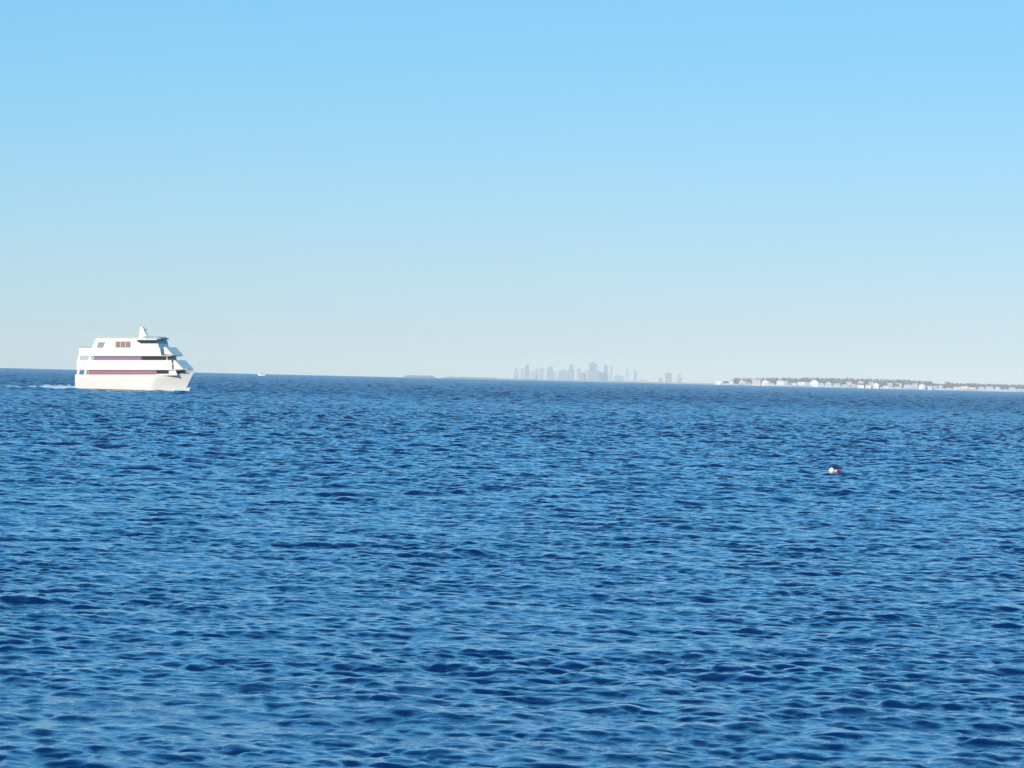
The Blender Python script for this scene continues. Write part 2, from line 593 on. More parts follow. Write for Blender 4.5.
bm = bmesh.new()
foam_ridge(bm, chain(-16.2, -29.0, 0.4, 0.6, 3.0, 3.4, 0.95, 0.85, seed=2), 1)
foam_ridge(bm, chain(-29.6, -33.0, 0.6, 0.8, 2.6, 2.0, 0.7, 0.5, seed=3), 2)
foam_ridge(bm, chain(-34.0, -45.0, 0.8, 1.5, 2.8, 3.4, 0.45, 0.3, seed=4), 3)
foam_ridge(bm, chain(-47.0, -70.0, 1.6, 3.0, 3.2, 4.0, 0.25, 0.15, seed=5), 4)
wk = obj('wake_foam', bm, M_FOAM, None, smooth=True)
wk.matrix_world = Matrix.Translation((bx_, BOAT_D, drop(BOAT_D))) @ Matrix.Rotation(-YAW, 4, 'Z')
tag(wk, 'white wake foam trailing on the water behind the tour boat', 'foam', kind='stuff')
bm = bmesh.new()
for sg in (-1, 1):
    pts = []
    rng = random.Random(5)
    for i in range(22):
        x = 15.7 - i * 0.75
        pts.append((x, sg * (half(x, 0.2) + 0.25 + 0.05 * i), 0.55 + 0.02 * i, (1.15 * math.exp(-i / 4) + 0.16) * rng.uniform(.6, 1.2)))
    foam_ridge(bm, pts, 7 + sg)
bw = obj('bow_foam', bm, M_FOAM, None, smooth=True)
bw.matrix_world = wk.matrix_world.copy()
tag(bw, 'white bow wave foam along the waterline of the tour boat', 'foam', kind='stuff')

# ------------------------------------------------------------------ small boat on the horizon
SB_D = 4200.0
sb = thing('motor_boat', 'tiny white motor boat on the horizon right of the tour boat', 'boat',
           (across(261.3, SB_D), SB_D, drop(SB_D) + 0.15), math.radians(200))
bm = bmesh.new()
secs = []
for i in range(13):
    s = i / 12
    x = -4.6 + 9.2 * s
    w = 1.5 * (1 - max(0, (s - 0.45) / 0.55) ** 2)
    top = 1.5 + 0.9 * s ** 2
    secs.append([bm.verts.new(p) for p in ((x, -w, top), (x * 0.95, -w * 0.8, -0.3), (x * 0.95, w * 0.8, -0.3), (x, w, top))])
for a, b in zip(secs, secs[1:]):
    for j in range(4):
        bm.faces.new((a[j], b[j], b[(j + 1) % 4], a[(j + 1) % 4]))
bm.faces.new(secs[0]); bm.faces.new(secs[-1][::-1])
obj('hull', bm, M_WHITE, sb)
bm = bmesh.new()
add_prism(bm, [(-2.2, 1.4), (2.4, 1.5), (1.2, 3.5), (-1.9, 3.5)], -1.1, 1.1)
cab = obj('cabin', bm, M_WHITE, sb)
for sg in (-1, 1):
    bm = bmesh.new(); y0, y1 = sorted((sg * 1.11, sg * 1.14)); add_prism(bm, [(-1.6, 2.5), (1.5, 2.5), (1.1, 3.2), (-1.5, 3.2)], y0, y1)
    obj('window', bm, M_DARK, cab)
bm = bmesh.new(); add_tube(bm, (-0.6, 0, 3.45), (-0.8, 0, 5.0), 0.06, 0.04, 6)
obj('mast', bm, M_STEEL, sb)

# ------------------------------------------------------------------ mooring buoy
BU_D = 249.0
BUX = across(832.6, BU_D)
# ride on the highest crest close by
BU_D = max((sea_level(BUX, BU_D + 0.1 * q), BU_D + 0.1 * q) for q in range(-30, 31))[1]
buz = sea_level(BUX, BU_D)
bu = thing('mooring_buoy', 'round white buoy with a red pick up float beside it on the waves', 'buoy', (BUX, BU_D, buz + 0.10))
M_BUOYW = mat('buoy_white', (0.84, 0.85, 0.86), 0.4, noise=0.05, nscale=6)
M_BUOYR = mat('buoy_red', (0.42, 0.04, 0.03), 0.4, noise=0.15, nscale=8)
M_BUOYP = mat('buoy_pink', (0.75, 0.42, 0.45), 0.5, noise=0.1, nscale=8)
M_ROPE = mat('rope', (0.25, 0.22, 0.16), 0.9)
bm = bmesh.new()
prof = [(0, -0.22)] + [(0.205 * math.cos(a), 0.05 + 0.215 * math.sin(a)) for a in [math.radians(d) for d in range(-80, 71, 10)]] + [(0.05, 0.262), (0.05, 0.27), (0, 0.271)]
add_lathe(bm, prof, 28)
ball = obj('ball_float', bm, M_BUOYW, bu, True)
bm = bmesh.new(); add_lathe(bm, [(0.0, 0.268), (0.03, 0.272), (0.035, 0.288), (0.03, 0.30), (0, 0.303)], 12)
obj('lifting_eye', bm, M_STEEL, ball)
bm = bmesh.new()
tilt = Matrix.Translation((0.39, -0.02, 0.05)) @ Matrix.Rotation(math.radians(76), 4, 'Y') @ Matrix.Scale(0.8, 4)
add_lathe(bm, [(0, -0.26), (0.08, -0.25), (0.135, -0.17), (0.145, -0.03)], 20, tilt)
stick = obj('pick_up_float', bm, M_BUOYP, bu, True)
bm = bmesh.new(); add_lathe(bm, [(0.145, -0.03), (0.145, 0.12), (0.12, 0.24), (0.07, 0.32), (0, 0.34)], 20, tilt)
obj('float_nose', bm, M_BUOYR, stick, True)
bm = bmesh.new()
rp = [(0.2, 0, 0.0), (0.3, -0.05, -0.02), (0.38, -0.03, 0.03)]
for a, b in zip(rp, rp[1:]): add_tube(bm, a, b, 0.015, seg=6)
obj('rope', bm, M_ROPE, bu)

# ------------------------------------------------------------------ the built-up coast on the right
CO_D = 8000.0
M_LAND = mat('coast_grass', (0.16, 0.15, 0.10), 0.9, noise=0.4, nscale=0.02)
M_SAND = mat('coast_sand', (0.46, 0.46, 0.48), 0.9, noise=0.15, nscale=0.05)
M_LEAF = mat('bare_wood', (0.25, 0.25, 0.30), 0.9, noise=0.4, nscale=0.05)
M_ROCK = mat('coast_rock', (0.22, 0.20, 0.19), 0.9, noise=0.3, nscale=0.1)
ridge_pts = [(690, 0), (716, 0.3), (735, 2.0), (760, 4), (800, 7), (850, 8), (885, 8), (920, 7), (960, 5), (1000, 5), (1100, 6), (1250, 6)]


def ridge(px):
    for (a, ha), (b, hb) in zip(ridge_pts, ridge_pts[1:]):
        if a <= px <= b:
            return ha + (hb - ha) * (px - a) / (b - a)
    return 0.0


def land_height(px, dy):
    """metres above the sea, dy metres behind the shoreline"""
    h = ridge(px)
    if dy < 0: return -1.5
    if dy < 25: return min(h, 0.1 + 1.4 * dy / 25)
    return min(max(h, 0.3), 1.5) + max(0, h - 1.5) * min(1, (dy - 25) / 120)


dys = [-30, 0, 8, 16, 25, 45, 70, 100, 145, 220, 400, 700]
bm = bmesh.new()
prevc = None
for i in range(142):
    px = 690 + i * 4
    col = []
    for dy in dys:
        d = CO_D + dy + 14 * math.sin(px * 0.11) + 9 * math.sin(px * 0.037)
        z = land_height(px, dy)
        if 690 + 8 > px or dy == dys[-1]: z = -1.5
        col.append(bm.verts.new((across(px, d), d, drop(d) + z + random.uniform(-.1, .1))))
    if prevc:
        for j in range(len(dys) - 1):
            bm.faces.new((prevc[j], col[j], col[j + 1], prevc[j + 1])).material_index = 1 if j < 4 else 0
    prevc = col
coast = obj('coast_land', bm, [M_LAND, M_SAND], None, True)
tag(coast, kind='structure')
# low stone sea wall along the shore
bm = bmesh.new()
prevv = None
for i in range(130):
    px = 722 + i * 4
    d = CO_D + 14 + 14 * math.sin(px * 0.11) + 9 * math.sin(px * 0.037)
    z = drop(d) + 0.6
    x = across(px, d)
    t = 3.6 + 0.4 * math.sin(px * 0.5)
    cur = [bm.verts.new(p) for p in ((x, d, z - 1.5), (x, d + 0.4, z + t), (x, d + 1.6, z + t), (x, d + 2, z - 1.5))]
    if prevv:
        for j in range(4):
            bm.faces.new((prevv[j], cur[j], cur[(j + 1) % 4], prevv[(j + 1) % 4]))
    else:
        bm.faces.new(cur)
    prevv = cur
bm.faces.new(prevv[::-1])
sw = obj('sea_wall', bm, mat('sea_wall_stone', (0.44, 0.48, 0.55), 0.9, noise=0.2, nscale=0.1))
tag(sw, 'long low pale stone sea wall along the far shore below the houses', 'wall')

# woods behind the houses: a mass of twig and leaf clumps
def clump_tree(V, F, x, y, z, h, w, rng, n):
    for _ in range(n):
        a = rng.uniform(0, 2 * PI); t = rng.random() ** 0.6
        hh = rng.uniform(0.15, 1.0)
        rad = w * math.sqrt(max(0.05, 1 - (2 * (hh - 0.5)) ** 2)) * t
        c = Vector((x + rad * math.cos(a), y + rad * math.sin(a), z + hh * h))
        s = rng.uniform(0.6, 1.4)
        n1 = Vector((rng.uniform(-1, 1), rng.uniform(-1, 1), rng.uniform(-.5, 1))).normalized()
        u = n1.orthogonal().normalized() * s; v = n1.cross(u) * rng.uniform(0.6, 1.0)
        k = len(V)
        V += [c + u, c + v, c - u, c - v]
        F.append((k, k + 1, k + 2, k + 3))


rng = random.Random(4)
V, F = [], []
px = 722.0
while px < 1190:
    for row in range(3):
        q = px + rng.uniform(-1, 1)
        dy = 120 + row * 40 + rng.uniform(-15, 15)
        d = CO_D + dy
        if 728 > q and rng.random() < 0.5: continue
        h = rng.uniform(11, 16.5) * (0.45 if q < 733 else 0.62 if 932 < q < 945 else 0.85 if q > 950 else 1.0)
        clump_tree(V, F, across(q, d), d, drop(d) + land_height(q, dy) - 0.5, h, rng.uniform(3, 5), rng, 70)
    px += rng.uniform(1.2, 1.9)
me = bpy.data.meshes.new('far_woods')
me.from_pydata([tuple(v) for v in V], [], F)
me.materials.append(M_LEAF)
o = bpy.data.objects.new('far_woods', me); COL.objects.link(o)
tag(o, 'grey brown wooded ridge behind the row of coast houses', 'trees', kind='stuff')

# houses ------------------------------------------------------------------
WALLS = {
    'white': mat('clapboard_white', (0.82, 0.82, 0.80), 0.6, noise=0.05, nscale=0.3),
    'cream': mat('clapboard_cream', (0.74, 0.66, 0.56), 0.6, noise=0.06, nscale=0.3),
    'pink': mat('clapboard_pink', (0.72, 0.58, 0.58), 0.6, noise=0.06, nscale=0.3),
    'blue': mat('clapboard_blue', (0.48, 0.57, 0.68), 0.6, noise=0.06, nscale=0.3),
    'grey': mat('shingle_grey', (0.36, 0.36, 0.37), 0.7, noise=0.12, nscale=0.3),
    'tan': mat('shingle_tan', (0.42, 0.32, 0.24), 0.7, noise=0.12, nscale=0.3),
    'lilac': mat('clapboard_lilac', (0.60, 0.58, 0.68), 0.6, noise=0.06, nscale=0.3),
}
ROOFS = {
    'slate': mat('roof_slate', (0.15, 0.15, 0.17), 0.8, noise=0.2, nscale=0.4),
    'red': mat('roof_red', (0.34, 0.18, 0.17), 0.8, noise=0.2, nscale=0.4),
    'brown': mat('roof_brown', (0.20, 0.13, 0.11), 0.8, noise=0.2, nscale=0.4),
    'pale': mat('roof_pale', (0.55, 0.56, 0.58), 0.8, noise=0.1, nscale=0.4),
}
M_TRIM = mat('trim_white', (0.80, 0.80, 0.80), 0.5)
M_PANE = mat('window_pane', (0.05, 0.06, 0.08), 0.1)
M_BRICK = mat('chimney_brick', (0.30, 0.13, 0.09), 0.9, noise=0.2, nscale=2)


def shared(name, build, material):
    bm = bmesh.new(); build(bm)
    o = obj(name, bm, material); me = o.data
    bpy.data.objects.remove(o)
    return me


WIN_ME = shared('window', lambda b: (add_box(b, -.5, .5, -.08, 0.06, 0, 1.0)), M_PANE)
FRAME_ME = shared('frame', lambda b: (add_box(b, -.62, -.5, -.12, .04, -.1, 1.1), add_box(b, .5, .62, -.12, .04, -.1, 1.1),
                                       add_box(b, -.5, .5, -.12, .04, 1.0, 1.1), add_box(b, -.5, .5, -.12, .04, -.1, 0)), M_TRIM)
DOOR_ME = shared('door', lambda b: add_box(b, -.6, .6, -.1, .05, 0, 2.3), mat('door_dark', (0.10, 0.06, 0.05), 0.5))
CHIM_ME = shared('chimney', lambda b: (add_box(b, -.6, .6, -.6, .6, 0, 3), add_box(b, -.75, .75, -.75, .75, 3.002, 3.3)), M_BRICK)


def child(name, me, parent, loc, sc=(1, 1, 1)):
    o = bpy.data.objects.new(name, me)
    COL.objects.link(o)
    o.parent = parent; o.location = loc; o.scale = sc
    return o


def house(kind, label, px, wpx, hpx, wall, roof, style='gable', dy=45, lift=0.0, rot=0.0, cat='house'):
    """wpx and hpx give the width and the height at the house's own distance"""
    d = CO_D + dy
    k = FPX / d
    W = wpx / k; H = hpx / k
    gz = drop(d) + max(land_height(px, dy), 0.3) + lift
    h = thing(kind, label, cat, (across(px, d), d, gz), rot, 'houses along the far coast')
    Dp = max(8.0, min(12.0, W * 0.8))
    eave = H * (0.62 if style in ('gable', 'front') else 0.75 if style == 'hip' else 0.88)
    w = W / 2
    bm = bmesh.new()
    if style == 'front':                         # gable end towards the water
        vs = [(-w, -1.2), (w, -1.2), (w, eave), (0, H - 0.3), (-w, eave)]
        add_prism(bm, vs, -Dp / 2, Dp / 2)
    elif style == 'gable':
        add_box(bm, -w, w, -Dp / 2, Dp / 2, -1.2, eave)
        for sx in (-w, w - 0.3):
            a = [bm.verts.new((sx, -Dp / 2, eave + .002)), bm.verts.new((sx, Dp / 2, eave + .002)), bm.verts.new((sx, 0, H - 0.3))]
            b = [bm.verts.new((sx + 0.3, v.co.y, v.co.z)) for v in a]
            bm.faces.new(a); bm.faces.new(b[::-1])
            for i in range(3): bm.faces.new((a[i], b[i], b[(i + 1) % 3], a[(i + 1) % 3]))
    else:
        add_box(bm, -w, w, -Dp / 2, Dp / 2, -1.2, eave)
    wo = obj('wall', bm, WALLS[wall], h)
    bm = bmesh.new()
    e = 0.5
    if style == 'front':
        s = (H - eave) / w
        for sg in (-1, 1):
            A = [(sg * (w + e), eave - e * s + .25), (0, H - .02), (0, H + .33), (sg * (w + e), eave - e * s + .6)]
            add_prism(bm, A, -Dp / 2 - e, Dp / 2 + e)
    elif style == 'gable':
        s = (H - eave) / (Dp / 2)
        for sg in (-1, 1):
            vs = []
            for x in (-w - e, w + e):
                for (y, z) in ((sg * (Dp / 2 + e), eave - e * s + .03), (0, H - .0), (0, H + .35), (sg * (Dp / 2 + e), eave - e * s + .38)):
                    vs.append(bm.verts.new((x, y, z)))
            bm.faces.new(vs[:4]); bm.faces.new(vs[4:][::-1])
            for i in range(4): bm.faces.new((vs[i], vs[4 + i], vs[4 + (i + 1) % 4], vs[(i + 1) % 4]))
    elif style == 'hip':
        base = [bm.verts.new(p) for p in ((-w - e, -Dp / 2 - e, eave + .003), (w + e, -Dp / 2 - e, eave + .003), (w + e, Dp / 2 + e, eave + .003), (-w - e, Dp / 2 + e, eave + .003))]
        rx = max(0.4, w - Dp / 2 * 0.8)
        t0, t1 = bm.verts.new((-rx, 0, H)), bm.verts.new((rx, 0, H))
        bm.faces.new(base); bm.faces.new((base[0], base[1], t1, t0)); bm.faces.new((base[2], base[3], t0, t1))
        bm.faces.new((base[1], base[2], t1)); bm.faces.new((base[3], base[0], t0))
    else:
        add_box(bm, -w - .3, w + .3, -Dp / 2 - .3, Dp / 2 + .3, eave + .003, H * 0.93)
        add_box(bm, -w * .5, w * .3, -Dp / 4, Dp / 4, H * .93 + .003, H)
    ro = obj('roof', bm, ROOFS[roof], h)
    if style != 'flat':
        child('chimney', CHIM_ME, ro, (w * 0.45, 1.2, H - 2.4))
    y = -Dp / 2
    child('door', DOOR_ME, h, (-w * 0.15, y, 0.05))
    floors = max(1, int(eave / 3.2))
    n = max(2, min(6, int(W / 4)))
    for f in range(floors):
        for i in range(n):
            x = -w + W * (i + 0.5) / n
            if f == 0 and abs(x + w * 0.15) < 1.6: continue
            o = child('window', WIN_ME, h, (x, y, 1.0 + f * 3.1), (1.1, 1, 1.5))
            child('frame', FRAME_ME, o, (0, 0, 0))
    return h


HOUSES = [
    ('beach_house', 'low white flat roofed house at the far left tip of the coast', 718, 6, 4.2, 'white', 'pale', 'flat', 20, 0),
    ('beach_house', 'small dark grey hut between the first and second white houses of the coast', 725.3, 3.6, 3.4, 'grey', 'slate', 'gable', 30, 0),
    ('beach_house', 'small square white house, second white one from the coast tip', 731, 4.2, 4.2, 'white', 'pale', 'hip', 25, 0),
    ('beach_house', 'narrow tall pale lilac house just left of the pink house', 741, 4.4, 6.0, 'lilac', 'slate', 'front', 25, 0),
    ('beach_house', 'grey shingled house half hidden in trees left of the pink house', 748, 5.2, 4.6, 'grey', 'slate', 'gable', 70, 1),
    ('beach_house', 'pink walled wide house with a pale roof near the coast tip', 756.2, 8, 5.6, 'pink', 'pale', 'gable', 25, 0),
    ('beach_house', 'white house under a dull red roof touching the pink house', 764.6, 6.6, 6.0, 'white', 'red', 'front', 28, 0),
    ('beach_house', 'grey blue low house between the red roofed house and the big white one', 771.8, 4.6, 3.8, 'blue', 'slate', 'hip', 30, 0),
    ('beach_house', 'big square white house with a dark upper window, fourth white from the tip', 780.3, 7.8, 6.0, 'white', 'pale', 'hip', 25, 0),
    ('beach_house', 'grey house under the trees between the two big white groups', 790.5, 5.0, 4.2, 'grey', 'slate', 'gable', 80, 0),
    ('beach_house', 'wide white house with a low hipped roof, left of the brightest gable', 801.3, 7.6, 6.0, 'white', 'slate', 'hip', 25, 0),
    ('beach_house', 'bright white house with a steep gable facing the sea', 814.3, 8.4, 7.0, 'white', 'pale', 'front', 25, 0),
    ('beach_house', 'pale blue gabled house right of the bright white gable', 828.2, 6.4, 5.6, 'blue', 'slate', 'front', 28, 0),
    ('beach_house', 'small white house high on the ridge among dark trees', 838, 6.0, 3.4, 'white', 'slate', 'gable', 135, 1.5),
    ('beach_house', 'grey low house at the shore below the small ridge house', 845, 6.4, 4.0, 'lilac', 'slate', 'hip', 26, 0),
    ('beach_house', 'pale lower house in front of the pinkish pair mid coast', 860.5, 6.8, 4.4, 'white', 'red', 'gable', 24, 0),
    ('beach_house', 'pinkish upper house with white trim standing behind a pale one mid coast', 860.3, 6.6, 4.4, 'pink', 'pale', 'front', 110, 1.0),
    ('beach_house', 'small rosy white house halfway up the slope mid coast', 871.2, 5.0, 3.6, 'pink', 'pale', 'gable', 90, 1.5),
    ('beach_house', 'small white house with a brown gable right of the rosy one', 876.0, 5.2, 5.6, 'white', 'brown', 'front', 26, 0),
    ('beach_house', 'pale lilac house at the shore under dense trees', 886, 5.6, 3.6, 'lilac', 'slate', 'hip', 24, 0),
    ('beach_house', 'small pale blue house up the slope under dense trees', 889.5, 5.0, 3.4, 'blue', 'pale', 'gable', 95, 1.0),
    ('beach_house', 'tan shingled low house left of the wide pale blue house', 896.6, 5.0, 3.8, 'tan', 'brown', 'gable', 40, 0),
    ('beach_house', 'wide pale blue house beside the dazzling white rounded building', 907.8, 8.4, 4.6, 'blue', 'pale', 'hip', 25, 0),
    ('beach_house', 'grey shore cottage in the gap right of the dazzling white building', 934.5, 5.0, 3.2, 'grey', 'pale', 'gable', 30, 0),
    ('beach_house', 'pale narrow house in the gap of the trees right of the white building', 940.4, 4.2, 4.6, 'lilac', 'pale', 'front', 45, 0),
    ('beach_house', 'grey house with slate roof left of the long cream terrace', 948.6, 5.2, 4.0, 'grey', 'slate', 'gable', 35, 0),
    ('beach_house', 'cream house with purple brown roof, left end of the joined cream row', 957, 7.2, 5.4, 'cream', 'brown', 'gable', 22, 0),
    ('beach_house', 'cream house with brown roof in the middle of the joined cream row', 964.4, 7.2, 5.8, 'cream', 'brown', 'hip', 22, 0),
    ('beach_house', 'pale cream house at the right end of the joined cream row', 971.6, 6.8, 5.2, 'white', 'brown', 'gable', 22, 0),
    ('beach_house', 'low lilac house first right of the cream row', 981, 6.0, 4.0, 'lilac', 'pale', 'hip', 25, 0),
    ('beach_house', 'low pale blue house, second right of the cream row', 989.3, 7.0, 4.2, 'blue', 'pale', 'gable', 25, 0),
    ('beach_house', 'small lilac house with a gable, third right of the cream row', 997.4, 5.4, 4.8, 'lilac', 'slate', 'front', 25, 0),
    ('beach_house', 'dark grey small house near the right edge of the photo', 1004.6, 4.6, 4.0, 'grey', 'slate', 'gable', 28, 0),
    ('beach_house', 'pale lilac wide house next to last at the right edge', 1012, 7.0, 4.2, 'lilac', 'pale', 'hip', 25, 0),
    ('beach_house', 'pale blue house last at the right edge of the photo', 1020.5, 6.6, 4.4, 'blue', 'slate', 'gable', 25, 0),
    ('beach_house', 'small cream house up the slope behind the narrow lilac house', 744.5, 4.6, 3.4, 'cream', 'pale', 'gable', 105, 0.5),
    ('beach_house', 'small pale pink house up the slope behind the red roofed house', 768.6, 5.0, 3.4, 'pink', 'pale', 'hip', 110, 0.5),
    ('beach_house', 'pale lilac house up the slope right behind the big square white house', 786.6, 4.6, 3.6, 'lilac', 'pale', 'gable', 100, 0.5),
    ('beach_house', 'low white shore house between the grey house and the wide hipped white one', 794.4, 4.4, 3.6, 'white', 'pale', 'hip', 24, 0),
    ('beach_house', 'small pale blue shore house squeezed left of the steep bright gable', 807.6, 3.8, 4.0, 'blue', 'pale', 'gable', 26, 0),
    ('beach_house', 'pale lilac low house right beside the bright white gable', 821.4, 4.8, 4.0, 'lilac', 'pale', 'hip', 24, 0),
    ('beach_house', 'cream low shore house below the small ridge house', 836.6, 6.4, 3.6, 'cream', 'pale', 'gable', 24, 0),
    ('beach_house', 'pale pink house up the slope between the ridge house and the pinkish pair', 848.6, 5.2, 3.6, 'pink', 'pale', 'gable', 100, 0.8),
    ('beach_house', 'pale blue shore house immediately left of the pinkish pair', 853.2, 5.6, 3.8, 'blue', 'pale', 'hip', 24, 0),
    ('beach_house', 'low white shore house between the pinkish pair and the brown gable', 868.2, 5.4, 3.4, 'white', 'pale', 'hip', 22, 0),
    ('beach_house', 'cream house up the slope above the tan shingled house', 898.6, 5.4, 3.4, 'cream', 'pale', 'gable', 95, 0.8),
    ('beach_house', 'pale lilac house up the slope behind the dazzling rounded building', 914.8, 5.2, 3.6, 'lilac', 'pale', 'gable', 100, 0.5),
    ('beach_house', 'small white shore house touching the rounded building on its right', 929.6, 4.0, 3.6, 'white', 'pale', 'gable', 22, 0),
]
for (kind, label, px, w, h, wl, rf, st, dy, lift) in HOUSES:
    house(kind, label, px, w, h, wl, rf, st, dy, lift, random.uniform(-.12, .12))

# the dazzling white rounded building by the water
d = CO_D + 18
wb = thing('round_building', 'dazzling white rounded building with a pale spire at the waterline', 'building', (across(922.2, d), d, drop(d) + 0.9), 0, 'houses along the far coast')
bm = bmesh.new(); add_lathe(bm, [(0, -1), (8.6, -1), (9.0, 1.5), (9.0, 6.5), (8.2, 8.4)], 32)
obj('wall', bm, WALLS['white'], wb, True)
bm = bmesh.new(); add_lathe(bm, [(8.4, 8.402), (6.8, 10.4), (3.5, 11.9), (0, 12.4)], 32)
rb = obj('roof', bm, WALLS['white'], wb, True)
bm = bmesh.new(); add_tube(bm, (0, 0, 12.2), (0, 0, 20.5), 0.7, 0.25, 8)
obj('spire', bm, M_TRIM, rb)
for a in (-60, -30, 0, 30, 60):
    o = child('window', WIN_ME, wb, (9.0 * math.sin(math.radians(a)), -9.0 * math.cos(math.radians(a)), 3.2), (1, 1.5, 1.4))
    o.rotation_euler = (0, 0, math.radians(a))

# ------------------------------------------------------------------ low far land and the city
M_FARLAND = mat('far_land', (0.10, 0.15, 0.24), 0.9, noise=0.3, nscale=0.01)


def far_land(name, dist, pts, depth=400):
    bm = bmesh.new()
    prevr = None
    for (px, h) in pts:
        ring = [bm.verts.new((across(px, dist + dd), dist + dd, drop(dist + dd) + hh)) for dd, hh in
                ((-depth, -3), (-depth * .3, h * 0.75), (0, h), (depth * .3, h * .7), (depth, -3))]
        if prevr:
            for j in range(4): bm.faces.new((prevr[j], ring[j], ring[j + 1], prevr[j + 1]))
        prevr = ring
    o = obj(name, bm, M_FARLAND, None, True)
    tag(o, kind='structure')
    return o


def bumpy(px0, px1, h, step, seed, edge=1.5):
    r = random.Random(seed)
    out = []
    p = px0
    while p <= px1:
        m = min(1, (p - px0) / edge, (px1 - p) / edge)
        out.append((p, max(-2, h * r.uniform(.88, 1.08) * m)))
        p += step
    out.append((px1, -2))
    return out


far_land('far_island', 18500.0, bumpy(400, 439, 18.5, 0.7, 1, 7))
far_land('far_island', 20500.0, bumpy(436, 505, 19, 1.0, 2, 10))
far_land('far_shore', 25000.0, bumpy(488, 730, 27, 1.5, 3, 12), 900)

CITY_D = 26000.0
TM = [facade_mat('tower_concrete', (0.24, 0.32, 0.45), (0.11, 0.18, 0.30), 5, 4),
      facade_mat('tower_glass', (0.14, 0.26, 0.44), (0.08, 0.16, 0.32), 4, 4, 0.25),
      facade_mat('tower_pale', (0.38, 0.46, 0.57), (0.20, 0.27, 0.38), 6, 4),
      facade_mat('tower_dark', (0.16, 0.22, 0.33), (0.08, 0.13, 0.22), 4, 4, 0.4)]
M_PLANT = mat('roof_plant', (0.25, 0.25, 0.27), 0.8)


def horizon_y(px):
    return 368.2 + 0.0236 * px


def tower(name, label, px, wpx, top, mi, style='slab', dd=0.0):
    d = CITY_D + dd
    k = FPX / d
    W = wpx / k
    H = (horizon_y(px) - top) / k + (d - 9809.0) ** 2 / (2 * R_EARTH)
    t = thing(name, label, 'tower', (across(px, d), d, drop(d)), random.uniform(-.25, .25), 'towers of the far city skyline')
    w = W / 2; dp = max(9, min(22, w))
    m = TM[mi]
    def box(nm, x0, x1, z0, z1, q=1.0, material=m, parent=t):
        bm = bmesh.new(); add_box(bm, x0, x1, -dp * q, dp * q, z0, z1)
        return obj(nm, bm, material, parent)
    if style == 'slab':
        b = box('shaft', -w, w, 0, H * .95); box('roof_plant', -w * .6, w * .5, H * .95 + .01, H, .6, M_PLANT, b)
    elif style == 'setback':
        box('podium', -w * 1.1, w * 1.1, 0, H * .22, 1.2)
        box('shaft', -w, w * .9, H * .22 + .01, H * .72)
        b = box('upper_shaft', -w * .7, w * .55, H * .72 + .01, H * .94, .8)
        box('roof_plant', -w * .4, w * .3, H * .94 + .01, H, .5, M_PLANT, b)
    elif style == 'spire':
        box('shaft', -w, w, 0, H * .8)
        bm = bmesh.new()
        base = [bm.verts.new(p) for p in ((-w, -dp, H * .8 + .01), (w, -dp, H * .8 + .01), (w, dp, H * .8 + .01), (-w, dp, H * .8 + .01))]
        ap = bm.verts.new((0, 0, H * .93))
        bm.faces.new(base)
        for i in range(4): bm.faces.new((base[i], base[(i + 1) % 4], ap))
        c = obj('crown', bm, M_PLANT, t)
        bm = bmesh.new(); add_tube(bm, (0, 0, H * .92), (0, 0, H), 1.4, .5, 6)
        obj('aerial', bm, M_PLANT, c)
    elif style == 'wedge':
        bm = bmesh.new(); add_prism(bm, [(-w, 0), (w, 0), (w, H * .9), (-w * .2, H), (-w, H * .97)], -dp, dp)
        obj('shaft', bm, m, t)
    elif style == 'stepped':
        box('podium', -w, w, 0, H * .6, 1.1)
        b = box('shaft', w * .0, w * .95, H * .6 + .01, H * .97, .9)
        box('roof_plant', w * .2, w * .7, H * .97 + .01, H, .5, M_PLANT, b)
    elif style == 'low':
        b = box('shaft', -w, w, 0, H)
        box('roof_plant', -w * .5, w * .1, H + .01, H + 6, .5, M_PLANT, b)
    return t


